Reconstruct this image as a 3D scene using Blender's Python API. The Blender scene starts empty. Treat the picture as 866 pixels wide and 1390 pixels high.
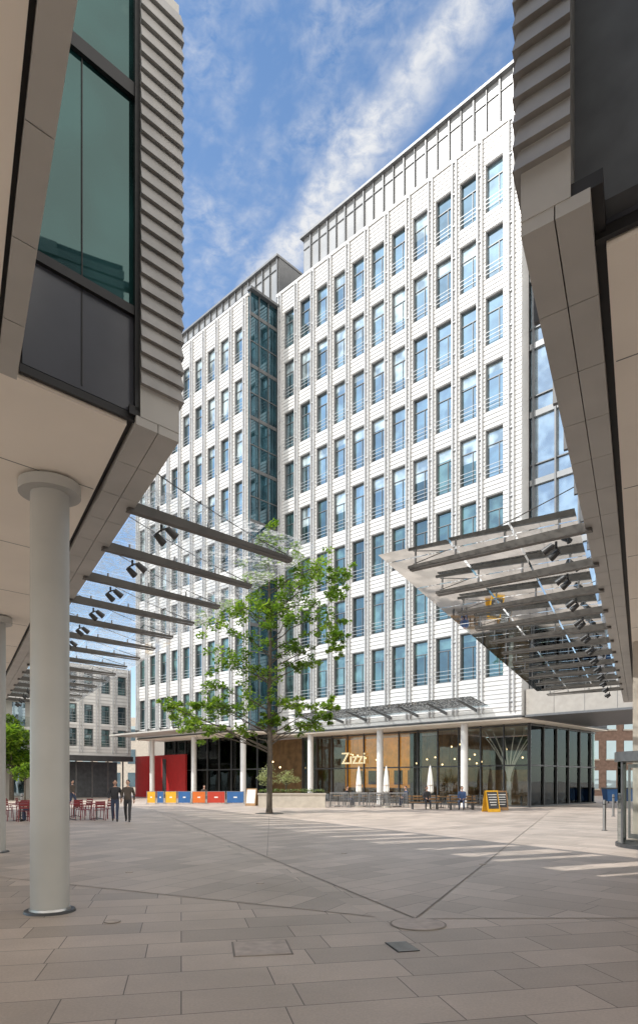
import bpy, bmesh, math, random
from mathutils import Vector, Matrix
random.seed(7)
S=bpy.context.scene
C=bpy.context.collection
# ---------------------------------------------------------------- materials
MATS={}
def mat(name,col,rough=0.5,metal=0.0,var=0.0,vscale=3.0,bump=0.0,bscale=20.0,spec=0.5,emit=None,estr=0.0,stretch=None):
    if name in MATS: return MATS[name]
    m=bpy.data.materials.new(name); m.use_nodes=True
    nt=m.node_tree; N=nt.nodes; L=nt.links
    b=N['Principled BSDF']
    b.inputs['Base Color'].default_value=(*col,1); b.inputs['Roughness'].default_value=rough
    b.inputs['Metallic'].default_value=metal
    b.inputs['Specular IOR Level'].default_value=spec
    tc=N.new('ShaderNodeTexCoord'); mp=N.new('ShaderNodeMapping')
    L.new(tc.outputs['Object'],mp.inputs['Vector'])
    if stretch: mp.inputs['Scale'].default_value=stretch
    if var>0:
        n=N.new('ShaderNodeTexNoise'); n.inputs['Scale'].default_value=vscale; n.inputs['Detail'].default_value=3
        L.new(mp.outputs[0],n.inputs['Vector'])
        r=N.new('ShaderNodeValToRGB')
        r.color_ramp.elements[0].position=0.3; r.color_ramp.elements[1].position=0.7
        r.color_ramp.elements[0].color=(*[c*(1-var) for c in col],1)
        r.color_ramp.elements[1].color=(*[min(1,c*(1+var)) for c in col],1)
        L.new(n.outputs['Fac'],r.inputs['Fac']); L.new(r.outputs[0],b.inputs['Base Color'])
    if bump>0:
        n2=N.new('ShaderNodeTexNoise'); n2.inputs['Scale'].default_value=bscale
        L.new(mp.outputs[0],n2.inputs['Vector'])
        bp=N.new('ShaderNodeBump'); bp.inputs['Strength'].default_value=bump; bp.inputs['Distance'].default_value=0.02
        L.new(n2.outputs['Fac'],bp.inputs['Height']); L.new(bp.outputs[0],b.inputs['Normal'])
    if emit:
        b.inputs['Emission Color'].default_value=(*emit,1); b.inputs['Emission Strength'].default_value=estr
    MATS[name]=m; return m

def glassmat(name,base,refl,fac,rough=0.02,bump=0.15,transparent=False,tint=(1,1,1),bscale=0.8,ior=1.45):
    m=bpy.data.materials.new(name); m.use_nodes=True
    nt=m.node_tree; N=nt.nodes; L=nt.links
    for n in list(N):
        if n.type!='OUTPUT_MATERIAL': N.remove(n)
    out=[n for n in N if n.type=='OUTPUT_MATERIAL'][0]
    g=N.new('ShaderNodeBsdfGlossy'); g.inputs['Color'].default_value=(*refl,1); g.inputs['Roughness'].default_value=rough
    if transparent:
        d=N.new('ShaderNodeBsdfTransparent'); d.inputs['Color'].default_value=(*tint,1)
    else:
        d=N.new('ShaderNodeBsdfDiffuse')
        d.inputs['Color'].default_value=(*base,1)
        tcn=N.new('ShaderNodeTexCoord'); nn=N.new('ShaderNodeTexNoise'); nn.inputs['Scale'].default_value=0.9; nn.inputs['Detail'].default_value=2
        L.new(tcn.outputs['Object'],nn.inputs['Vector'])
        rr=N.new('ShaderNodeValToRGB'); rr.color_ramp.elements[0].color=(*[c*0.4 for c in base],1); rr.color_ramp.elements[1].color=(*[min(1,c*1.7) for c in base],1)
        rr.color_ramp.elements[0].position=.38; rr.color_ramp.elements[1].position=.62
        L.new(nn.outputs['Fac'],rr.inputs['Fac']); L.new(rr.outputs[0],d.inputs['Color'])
    fr=N.new('ShaderNodeFresnel'); fr.inputs['IOR'].default_value=ior
    ma=N.new('ShaderNodeMath'); ma.operation='MULTIPLY_ADD'; ma.inputs[1].default_value=1-fac; ma.inputs[2].default_value=fac
    L.new(fr.outputs[0],ma.inputs[0])
    mx=N.new('ShaderNodeMixShader'); L.new(ma.outputs[0],mx.inputs[0]); L.new(d.outputs[0],mx.inputs[1]); L.new(g.outputs[0],mx.inputs[2])
    if bump>0:
        tc=N.new('ShaderNodeTexCoord'); n=N.new('ShaderNodeTexNoise'); n.inputs['Scale'].default_value=bscale; n.inputs['Detail'].default_value=1
        L.new(tc.outputs['Object'],n.inputs['Vector'])
        bp=N.new('ShaderNodeBump'); bp.inputs['Strength'].default_value=bump; bp.inputs['Distance'].default_value=0.05
        L.new(n.outputs['Fac'],bp.inputs['Height']); L.new(bp.outputs[0],g.inputs['Normal'])
    L.new(mx.outputs[0],out.inputs[0]); MATS[name]=m; return m

M_white=mat('white_ceramic_cladding',(.52,.52,.515),.4,var=.08,vscale=.6)  # darker than the slats, painting in shade between them
M_white2=mat('white_slat',(.64,.64,.63),.32,var=.05,vscale=1.5)
M_fin=mat('fin_metal',(.50,.51,.52),.4,.1,var=.08)
M_rail=mat('rail_metal',(.42,.44,.45),.4,.2,var=.08)
M_dark=mat('dark_frame',(.045,.047,.05),.4,var=.2)
M_black=mat('black_gap',(.014,.014,.015),.6,var=.2)
M_core=mat('building_core',(.10,.11,.12),.8,var=.2)
M_grey=mat('grey_panel',(.42,.41,.385),.42,.0,var=.09,vscale=1.2)
M_slab=mat('beige_slab',(.34,.32,.29),.6,var=.08)
M_ribs=mat('ribbed_terracotta',(.31,.30,.285),.45,var=.14,vscale=3)
M_soffit=mat('beige_soffit',(.84,.78,.69),.6,var=.04,vscale=.7)
M_pent=mat('penthouse_panel',(.29,.30,.305),.3,.0,var=.15,vscale=.5)
M_mull=mat('mullion_grey',(.13,.135,.14),.4,.2,var=.1)
M_mull2=mat('mullion_light',(.17,.175,.18),.4,.2,var=.1)
M_col=mat('painted_column',(.40,.40,.38),.32,var=.06,vscale=1.5,bump=.03)
M_steel=mat('steel',(.35,.35,.35),.3,.8,var=.1)
M_beam=mat('bronze_beam',(.075,.068,.060),.4,.1,var=.2)
M_spandrel=mat('spandrel_slate',(.075,.08,.095),.22,var=.15,vscale=1)
M_red=mat('red_paint',(.36,.018,.018),.45,var=.1)
M_orange=mat('glowing_orange_wall',(.70,.30,.04),.5,var=.5,vscale=1.5,emit=(1,.38,.04),estr=.36)  # emission stands in for warm interior light on the wall
M_wood=mat('warm_wood',(.28,.16,.07),.5,var=.3,vscale=2)
M_stone=mat('pale_stone',(.50,.455,.39),.7,var=.1,bump=.1)
M_cloth=mat('white_canvas',(.78,.77,.73),.8,var=.05,bump=.2)
M_lamp=mat('pendant_lamp',(1,.8,.5),.5,emit=(1,.7,.35),estr=4)
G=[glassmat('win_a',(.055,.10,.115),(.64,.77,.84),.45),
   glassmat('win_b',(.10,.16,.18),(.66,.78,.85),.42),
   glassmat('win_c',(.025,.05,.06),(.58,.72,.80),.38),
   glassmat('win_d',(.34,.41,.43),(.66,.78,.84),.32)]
GL=[glassmat('win_e',(.028,.062,.062),(.48,.60,.63),.30),  # low rows: darker greener base paints in the reflected buildings opposite
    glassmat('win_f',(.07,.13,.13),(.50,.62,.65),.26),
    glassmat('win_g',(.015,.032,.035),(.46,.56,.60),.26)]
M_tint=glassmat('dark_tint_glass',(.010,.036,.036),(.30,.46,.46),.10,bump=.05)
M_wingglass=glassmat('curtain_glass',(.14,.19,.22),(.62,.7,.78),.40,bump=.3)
M_returnglass=glassmat('return_glass',(.012,.035,.045),(.36,.54,.64),.22,bump=.2)
M_shop=glassmat('shop_glass',(0,0,0),(.55,.6,.6),.03,transparent=True,tint=(.88,.90,.88),bump=.05,ior=1.35)

def canopymat():
    m=bpy.data.materials.new('frit_and_glare_glass'); m.use_nodes=True
    nt=m.node_tree; N=nt.nodes; L=nt.links
    for n in list(N):
        if n.type!='OUTPUT_MATERIAL': N.remove(n)
    out=[n for n in N if n.type=='OUTPUT_MATERIAL'][0]
    tr=N.new('ShaderNodeBsdfTransparent'); tr.inputs[0].default_value=(.94,.96,.96,1)
    tl=N.new('ShaderNodeBsdfTranslucent'); tl.inputs[0].default_value=(.95,.96,.96,1)
    df=N.new('ShaderNodeBsdfDiffuse'); df.inputs[0].default_value=(.85,.87,.87,1)
    ms=N.new('ShaderNodeMixShader'); ms.inputs[0].default_value=.3; L.new(tl.outputs[0],ms.inputs[1]); L.new(df.outputs[0],ms.inputs[2])
    gl=N.new('ShaderNodeBsdfGlossy'); gl.inputs['Roughness'].default_value=.03; gl.inputs[0].default_value=(.8,.85,.88,1)
    tc=N.new('ShaderNodeTexCoord')
    v=N.new('ShaderNodeTexNoise'); v.inputs['Scale'].default_value=9; v.inputs['Detail'].default_value=5; v.inputs['Roughness'].default_value=.8  # white speckle: frit with bright reflections painted in
    L.new(tc.outputs['Object'],v.inputs['Vector'])
    r=N.new('ShaderNodeValToRGB'); r.color_ramp.elements[0].position=.48; r.color_ramp.elements[1].position=.58
    r.color_ramp.elements[0].color=(.06,.06,.06,1); r.color_ramp.elements[1].color=(.60,.60,.60,1)
    L.new(v.outputs['Fac'],r.inputs['Fac'])
    mx=N.new('ShaderNodeMixShader'); L.new(r.outputs[0],mx.inputs[0]); L.new(tr.outputs[0],mx.inputs[1]); L.new(ms.outputs[0],mx.inputs[2])
    fr=N.new('ShaderNodeFresnel'); fr.inputs['IOR'].default_value=1.18
    mx2=N.new('ShaderNodeMixShader'); L.new(fr.outputs[0],mx2.inputs[0]); L.new(mx.outputs[0],mx2.inputs[1]); L.new(gl.outputs[0],mx2.inputs[2])
    L.new(mx2.outputs[0],out.inputs[0]); return m
M_canopy=canopymat()

def paving(name,ang,w,h,c1,c2,off=(0,0)):
    m=bpy.data.materials.new(name); m.use_nodes=True
    nt=m.node_tree; N=nt.nodes; L=nt.links; b=N['Principled BSDF']
    tc=N.new('ShaderNodeTexCoord'); mp=N.new('ShaderNodeMapping')
    mp.inputs['Rotation'].default_value=(0,0,-ang); mp.inputs['Location'].default_value=(off[0],off[1],0)
    L.new(tc.outputs['Object'],mp.inputs['Vector'])
    br=N.new('ShaderNodeTexBrick'); br.inputs['Scale'].default_value=1
    br.inputs['Brick Width'].default_value=w; br.inputs['Row Height'].default_value=h
    br.inputs['Mortar Size'].default_value=.006; br.inputs['Mortar Smooth'].default_value=.2; br.offset=.37; br.offset_frequency=2
    br.squash=.75; br.squash_frequency=3
    br.inputs['Color1'].default_value=(*c1,1); br.inputs['Color2'].default_value=(*c2,1); br.inputs['Mortar'].default_value=(.20,.17,.145,1)
    L.new(mp.outputs[0],br.inputs['Vector'])
    n=N.new('ShaderNodeTexNoise'); n.inputs['Scale'].default_value=.55; n.inputs['Detail'].default_value=6; n.inputs['Roughness'].default_value=.65
    L.new(tc.outputs['Object'],n.inputs['Vector'])
    r=N.new('ShaderNodeValToRGB'); r.color_ramp.elements[0].position=.3; r.color_ramp.elements[1].position=.7
    r.color_ramp.elements[0].color=(.74,.73,.72,1); r.color_ramp.elements[1].color=(1.0,1.0,1.0,1)
    L.new(n.outputs['Fac'],r.inputs['Fac'])
    n3=N.new('ShaderNodeTexNoise'); n3.inputs['Scale'].default_value=45; n3.inputs['Detail'].default_value=2
    L.new(tc.outputs['Object'],n3.inputs['Vector'])
    r3=N.new('ShaderNodeValToRGB'); r3.color_ramp.elements[0].color=(.78,.78,.78,1); r3.color_ramp.elements[1].color=(1.14,1.14,1.14,1)
    L.new(n3.outputs['Fac'],r3.inputs['Fac'])
    mu=N.new('ShaderNodeMixRGB'); mu.blend_type='MULTIPLY'; mu.inputs[0].default_value=1
    L.new(br.outputs['Color'],mu.inputs[1]); L.new(r.outputs[0],mu.inputs[2])
    mu2=N.new('ShaderNodeMixRGB'); mu2.blend_type='MULTIPLY'; mu2.inputs[0].default_value=1
    L.new(mu.outputs[0],mu2.inputs[1]); L.new(r3.outputs[0],mu2.inputs[2])
    L.new(mu2.outputs[0],b.inputs['Base Color'])
    rr=N.new('ShaderNodeMapRange'); rr.inputs['To Min'].default_value=.35; rr.inputs['To Max'].default_value=.7
    L.new(n.outputs['Fac'],rr.inputs['Value']); L.new(rr.outputs[0],b.inputs['Roughness'])
    bp=N.new('ShaderNodeBump'); bp.inputs['Strength'].default_value=.4; bp.inputs['Distance'].default_value=.01; bp.invert=True
    L.new(br.outputs['Fac'],bp.inputs['Height']); L.new(bp.outputs[0],b.inputs['Normal'])
    return m

# ---------------------------------------------------------------- mesh builder
class MB:
    def __init__(s): s.v=[]; s.f=[]; s.m=[]; s.mats=[]
    def mi(s,m):
        if m not in s.mats: s.mats.append(m)
        return s.mats.index(m)
    def hexa(s,p,m):
        i=len(s.v); s.v+= [tuple(q) for q in p]; k=s.mi(m)
        for f in ((0,1,2,3),(7,6,5,4),(0,4,5,1),(1,5,6,2),(2,6,7,3),(3,7,4,0)):
            s.f.append(tuple(i+a for a in f)); s.m.append(k)
    def box(s,fr,a0,a1,b0,b1,z0,z1,m):
        ox,oy,ux,uy,nx,ny=fr
        def P(a,b,z): return (ox+ux*a+nx*b, oy+uy*a+ny*b, z)
        s.hexa([P(a0,b0,z0),P(a1,b0,z0),P(a1,b1,z0),P(a0,b1,z0),P(a0,b0,z1),P(a1,b0,z1),P(a1,b1,z1),P(a0,b1,z1)],m)
    def tube(s,p0,p1,r0,r1,m,n=8):
        p0=Vector(p0);p1=Vector(p1); d=(p1-p0)
        if d.length<1e-6: return
        d.normalize(); a=d.orthogonal().normalized(); b=d.cross(a); i=len(s.v); k=s.mi(m)
        for p,r in((p0,r0),(p1,r1)):
            for j in range(n):
                t=2*math.pi*j/n; s.v.append(tuple(p+(a*math.cos(t)+b*math.sin(t))*r))
        for j in range(n):
            s.f.append((i+j,i+(j+1)%n,i+n+(j+1)%n,i+n+j)); s.m.append(k)
        s.f.append(tuple(i+j for j in range(n))[::-1]); s.m.append(k)
        s.f.append(tuple(i+n+j for j in range(n))); s.m.append(k)
    def ell(s,c,r,m,nu=10,nv=7,func=None):
        i=len(s.v); k=s.mi(m); c=Vector(c)
        for a in range(nv+1):
            th=math.pi*a/nv
            for b in range(nu):
                ph=2*math.pi*b/nu
                p=Vector((math.sin(th)*math.cos(ph)*r[0],math.sin(th)*math.sin(ph)*r[1],math.cos(th)*r[2]))
                if func: p=func(p)
                s.v.append(tuple(c+p))
        for a in range(nv):
            for b in range(nu):
                s.f.append((i+a*nu+b,i+(a+1)*nu+b,i+(a+1)*nu+(b+1)%nu,i+a*nu+(b+1)%nu)); s.m.append(k)
    def quad(s,p,m):
        i=len(s.v); s.v+=[tuple(q) for q in p]; s.f.append(tuple(range(i,i+len(p)))); s.m.append(s.mi(m))
    def mesh(s,name,smooth=False,recalc=True):
        me=bpy.data.meshes.new(name); me.from_pydata(s.v,[],s.f)
        for m in s.mats: me.materials.append(m)
        me.polygons.foreach_set('material_index',s.m)
        if recalc:
            bm=bmesh.new(); bm.from_mesh(me); bmesh.ops.recalc_face_normals(bm,faces=bm.faces); bm.to_mesh(me); bm.free()
        if smooth:
            me.polygons.foreach_set('use_smooth',[True]*len(me.polygons))
            me.set_sharp_from_angle(angle=math.radians(40))
        me.update(); return me
    def obj(s,name,smooth=False,loc=(0,0,0),rot=0,recalc=True):
        return place(s.mesh(name,smooth,recalc),name,loc,rot)
def place(me,name,loc=(0,0,0),rot=0,scale=1):
    o=bpy.data.objects.new(name,me); C.objects.link(o); o.location=loc; o.rotation_euler=(0,0,rot); o.scale=(scale,)*3
    return o
def group(name,objs):
    e=bpy.data.objects.new(name,None); C.objects.link(e); e.empty_display_size=.5
    for o in objs: o.parent=e
    return e
ID=(0,0,1,0,0,1)

# ---------------------------------------------------------------- facade
F1=(12.29,39.33,-.720,.694,-.694,-.720)
F2=(-5.65,52.40,-.720,.694,-.694,-.720)
def facade(fr,u0,u1,zb,zt,centers,tops,ww,wh,wall,win,det,low=20,slat=.30,glass=None,recess=.24):
    tops=sorted(tops,reverse=True)
    edges=[u0]
    for c in sorted(centers): edges+= [c-ww/2,c+ww/2]
    edges.append(u1)
    piers=[(edges[i],edges[i+1]) for i in range(0,len(edges),2)]
    for a,b in piers: wall.box(fr,a,b,-.34,0,zb,zt,M_white)
    for c in centers:
        a,b=c-ww/2,c+ww/2
        zc=zt
        for t in tops:
            if zc>t: wall.box(fr,a,b,-.33,-.004,t,zc,M_white)
            zc=t-wh
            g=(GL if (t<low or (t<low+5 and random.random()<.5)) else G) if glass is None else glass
            gm=random.choice(g[:3])
            r=random.random()
            if r<.6:
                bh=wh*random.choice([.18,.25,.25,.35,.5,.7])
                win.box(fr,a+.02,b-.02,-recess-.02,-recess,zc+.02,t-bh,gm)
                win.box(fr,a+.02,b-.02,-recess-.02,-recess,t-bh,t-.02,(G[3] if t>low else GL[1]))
            else:
                win.box(fr,a+.02,b-.02,-recess-.02,-recess,zc+.02,t-.02,gm)
            for q in ((a,a+.05),(b-.05,b)): det.box(fr,q[0],q[1],-recess,-.08,zc,t,M_mull)
            det.box(fr,a+.05,b-.05,-recess,-.12,t-.06,t,M_mull)
            det.box(fr,a+.05,b-.05,-recess,-.08,zc,zc+.07,M_mull2)
            det.box(fr,a+.05,b-.05,-recess,-.18,t-wh*.3,t-wh*.3+.04,M_mull2)
            det.box(fr,a+ww*.30,a+ww*.30+.035,-recess,-.19,zc+.07,t-wh*.3,M_mull2)
            for k in range(3):
                det.box(fr,a-.05,b+.05,.08,.10,zc+.22+.26*k,zc+.246+.26*k,M_rail)
        if zc>zb: wall.box(fr,a,b,-.33,-.004,zb,zc,M_white)
    z=zb+.05
    while z<zt-.1:
        inw=any(t-wh-.02<z+.07 and z<t+.02 for t in tops)
        if inw:
            for a,b in piers: wall.box(fr,a+.01,b-.01,0,.038,z,z+slat*.66,M_white2)
        else: wall.box(fr,u0,u1,0.001,.038,z,z+slat*.66,M_white2)
        z+=slat
    for a,b in piers:
        c=(a+b)/2; w=.15
        if b-a<.3: continue
        for q in (-w,w): det.box(fr,c+q-.025,c+q+.025,.045,.21,zb+.3,zt+.05,M_fin)
        zz=zb+.9
        while zz<zt:
            det.box(fr,c-w-.03,c+w+.03,.045,.14,zz,zz+.06,M_fin); zz+=2.1

wall=MB();win=MB();det=MB()
c1=[1.83+1.863*i for i in range(11)]
t1=[40.7-4.2*i for i in range(8)]
facade(F1,0,21.9,5.7,42.4,c1,t1,1.22,3.05,wall,win,det,slat=.28)
c2=[1.3+1.863*i for i in range(9)]
t2=[39.0-4.2*i for i in range(8)]
facade(F2,0.12,17.2,5.9,41.0,c2,t2,1.12,2.9,wall,win,det)
core=MB()
core.box(F1,.05,21.85,-14,-.36,5.75,42.3,M_core)
core.box(F2,.15,17.1,-16,-.36,5.95,40.9,M_core)
wall.box(F1,-.02,.0,-.9,-.01,5.7,42.4,M_white)
wall.box(F1,-.1,21.95,-.6,.12,42.4,42.62,M_white2)
wall.box(F2,0,17.3,-.6,.10,41.0,41.2,M_white2)
wall.box(F1,-.05,21.95,-14,.06,5.60,5.70,M_dark)
wall.box(F2,0,17.2,-14,.06,5.80,5.90,M_dark)
wall.box(F1,0,21.9,-13.9,0,5.52,5.60,M_soffit)
wall.box(F2,0,17.2,-13.9,0,5.72,5.80,M_soffit)
ret=MB()
ret.box(F2,-.03,.12,-3.04,-.02,5.9,41.4,M_returnglass)
for z in [5.9+2.1*i for i in range(17)]: ret.box(F2,-.07,-.03,-3.04,-.0,z,z+(.28 if int((z-5.9)/2.1+.5)%2==0 else .08),M_mull)
for n in (-.04,-1.0,-2.0,-3.0): ret.box(F2,-.13,-.07,n-.03,n+.03,5.9,41.4,M_mull)
ret.box(F2,-.4,.12,-3.04,.12,41.4,41.6,M_mull)
pent=MB()
pent.box(F1,-4,19.3,-9,-.55,42.62,46.1,M_pent)
pent.box(F1,-4.1,19.5,-9,-.25,46.1,46.28,M_mull2)
for i in range(26):
    u=-3.9+.9315*i
    w=.02 if i%2 else .05
    if u<19.3: pent.box(F1,u-w,u+w,-.55,-.40,42.6,46.1,M_mull)
pent.box(F1,-4,19.3,-.55,-.48,45.2,45.26,M_mull); pent.box(F1,-4,19.3,-.55,-.46,42.62,42.8,M_mull)
for n in (-.6,-2.5,-4.5,-6.5): pent.box(F1,19.3,19.4,n-.1,n+.0,42.6,46.1,M_mull)
pent.box(F2,-.0,17,-9,-3.2,40.9,45.9,M_pent)
pent.box(F2,-.15,17.2,-9,-2.9,45.9,46.08,M_mull2)
for i in range(19):
    u=.05+.9315*i; w=.02 if i%2 else .05
    pent.box(F2,u-w,u+w,-3.2,-3.05,41,45.9,M_mull)
pent.box(F2,0,17,-3.2,-3.12,45.0,45.06,M_mull)
pent.box(F2,-.1,0,-9,-3.2,40.9,45.9,M_mull)
wing=MB()
wing.box(F1,-16,-.05,-9,-1.1,7.3,41,M_wingglass)
for i in range(12):
    u=-.3-1.4*i; wing.box(F1,u-.05,u+.05,-1.1,-.88,7.3,41,M_mull)
for i in range(9):
    z=7.3+4.2*i; wing.box(F1,-16,-.05,-1.1,-.95,z,z+.35,M_pent); wing.box(F1,-16,-.05,-1.1,-.98,z+1.25,z+1.31,M_mull)
wing.box(F1,-16,-.1,-10,-.3,5.75,7.3,M_slab)
for i in range(9): wing.box(F1,-1.9-1.8*i,-1.88-1.8*i,-.3,-.29,5.76,7.28,M_mull)
wing.box(F1,-16,-.1,-10,-.2,5.62,5.75,M_mull)
can=MB()
for i in range(7):
    u=3.0+2.3*i
    ox,oy,ux,uy,nx,ny=F1
    def P(a,b,z): return (ox+ux*a+nx*b, oy+uy*a+ny*b, z)
    can.hexa([P(u-.05,.05,6.1),P(u+.05,.05,6.1),P(u+.05,2.4,6.65),P(u-.05,2.4,6.65),P(u-.05,.05,6.3),P(u+.05,.05,6.3),P(u+.05,2.4,6.72),P(u-.05,2.4,6.72)],M_mull)
def P1(a,b,z): return (F1[0]+F1[2]*a+F1[4]*b, F1[1]+F1[3]*a+F1[5]*b, z)
can.hexa([P1(2,.2,6.36),P1(18,.2,6.36),P1(18,2.5,6.80),P1(2,2.5,6.80),P1(2,.2,6.39),P1(18,.2,6.39),P1(18,2.5,6.83),P1(2,2.5,6.83)],M_canopy)
can.box(F2,2,17.2,.15,3.0,6.0,6.15,M_grey)
for i in range(8): can.box(F2,2.2+2*i,2.3+2*i,.1,3.1,6.15,6.3,M_dark)
shop=MB(); shopf=MB(); inter=MB()
shop.box(F1,1.0,21.9,-3.02,-3.0,.05,5.5,M_shop)
shop.box(F1,.98,1.0,-14,-3.0,.05,5.5,M_shop)
for i in range(13):
    u=1.0+1.74*i; shopf.box(F1,u-.04,u+.04,-3.0,-2.88,0,5.5,M_dark)
for i in range(6): shopf.box(F1,.86,.98,-3-2*i-.04,-3-2*i+.04,0,5.5,M_dark)
for z in (0,2.7,5.35): shopf.box(F1,1.0,21.9,-2.99,-2.90,z,z+.10,M_dark); shopf.box(F1,.88,.98,-14,-3.0,z,z+.10,M_dark)
inter.box(F1,1.1,22,-14,-3.1,.01,.03,M_wood)
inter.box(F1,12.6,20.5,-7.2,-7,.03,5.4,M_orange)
inter.box(F1,9.6,12.6,-7.2,-7,.03,5.4,M_wood)
inter.box(F1,1.5,9.6,-13.6,-13.4,.03,5.4,M_core)
inter.box(F1,9.5,9.6,-13.4,-7.2,.03,5.4,M_wood)
inter.box(F1,20.5,21.9,-7.2,-3.1,.03,5.4,M_dark)
inter.box(F1,11,19,-6.0,-5.5,.03,1.15,M_wood)
for i in range(7): inter.box(F1,9.9+1.4*i,10.7+1.4*i,-6.98,-6.85,1.4,2.6,random.choice([M_wood,M_dark]))
inter.box(F1,10.2,11.2,-4.2,-4.0,.03,5.4,M_dark)
inter.box(F1,4.5,9,-11,-10.6,.03,2.6,M_wood)
for i in range(22):
    u=random.uniform(2,20); n=random.uniform(-6.5,-3.8); z=random.uniform(2.9,4.4)
    p=P1(u,n,z); inter.ell(p,(.065,.065,.065),M_lamp,8,6); inter.tube((p[0],p[1],p[2]+.06),(p[0],p[1],5.5),.01,.01,M_dark,4)
for i in range(10):
    u=1.8+2*i; n=-4.4; inter.box(F1,u,u+.9,n-.5,n+.4,.72,.76,M_wood); inter.box(F1,u+.4,u+.5,n-.1,n,.03,.72,M_dark)
    inter.box(F1,u-.5,u-.1,n-.2,n+.2,.42,.47,M_dark); inter.box(F1,u-.5,u-.45,n-.2,n+.2,.47,.9,M_dark)
bp=P1(3.4,-4.9,0.03)
for k in range(16):
    a=2*math.pi*k/16; q=Vector((bp[0],bp[1],1.6)); prev=q
    for j in range(1,6):
        t=j/5; nx_=Vector((bp[0]+math.cos(a)*2.0*t**1.6,bp[1]+math.sin(a)*1.4*t**1.6,1.6+3.6*t)); inter.tube(prev,nx_,.07-.008*j,.06-.008*j,M_cloth,5); prev=nx_
inter.tube(bp,(bp[0],bp[1],1.7),.16,.14,M_cloth,10)
shop.box(F2,.6,17,-3.02,-3.0,.05,5.7,M_shop)
for i in range(10): shopf.box(F2,.6+1.8*i-.04,.6+1.8*i+.04,-3.0,-2.88,0,5.7,M_dark)
for z in (0,2.7): shopf.box(F2,.6,17,-2.99,-2.9,z,z+.1,M_dark)
inter.box(F2,.6,17,-8.2,-8,.03,5.6,M_wood)
inter.box(F2,12.3,21.5,-2.5,-2.3,.02,4.3,M_red)
inter.box(F2,15.6,16.2,-2.3,-2.25,.02,3.9,M_dark)
inter.box(F2,2.0,5.2,-4,-3.6,2.4,3.4,mat('shop_blue',(.05,.25,.5),.5,var=.2))
inter.box(F2,6.5,9.5,-4,-3.6,.02,2.2,mat('shop_counter',(.5,.28,.12),.5,var=.3))
for i in range(12):
    u=1.2+i*.95
    p=(F2[0]+F2[2]*u+F2[4]*-4.5,F2[1]+F2[3]*u+F2[5]*-4.5,2.9+.5*(i%3)); inter.ell(p,(.08,.08,.08),M_lamp,8,6)
    inter.tube((p[0],p[1],p[2]+.07),(p[0],p[1],5.7),.01,.01,M_dark,4)
group('office_building',[wall.obj('white_cladding'),win.obj('window_glass'),det.obj('window_frames_and_fins'),core.obj('building_core'),ret.obj('glazed_return'),pent.obj('penthouse'),wing.obj('glazed_wing'),can.obj('entrance_canopy'),shop.obj('shopfront_glass'),shopf.obj('shopfront_mullions'),inter.obj('ground_floor_interior')])
cu=bpy.data.curves.new('restaurant_sign','FONT'); cu.body='Zizzi'; cu.size=1.35; cu.extrude=.04; cu.align_x='CENTER'
so=bpy.data.objects.new('restaurant_sign',cu); C.objects.link(so)
so.location=P1(15.9,-2.80,3.1); so.rotation_euler=(math.radians(90),0,math.atan2(-.694,.720))
cu.materials.append(mat('sign_white',(.8,.7,.45),.4,emit=(1,.85,.5),estr=.5))

def columnmesh(r,h,cap=True,base=True):
    b=MB(); b.tube((0,0,0),(0,0,h),r,r,M_col,40)
    if cap: b.tube((0,0,h-.14),(0,0,h),r*1.6,r*1.6,M_col,40)
    if base: b.tube((0,0,0),(0,0,.03),r*1.35,r*1.3,M_dark,40); b.tube((0,0,.03),(0,0,.06),r*1.08,r*1.06,M_steel,40)
    return b.mesh('support_column',True)
cm=columnmesh(.245,5.70); cw=MB(); cw.tube((0,0,0),(0,0,5.6),.24,.24,M_white2,20); cwm=cw.mesh('support_column_white',True)
for u in (4.4,11.5,18.7): place(cwm,'support_column',P1(u,-.7,0))
for u in (1.6,8.6,15.6): place(cwm,'support_column',(F2[0]+F2[2]*u+F2[4]*-.7,F2[1]+F2[3]*u+F2[5]*-.7,.1))
for i in range(4): place(cm,'support_column',(-3.59-4.28*i,8.65+7.08*i,0))

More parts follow.
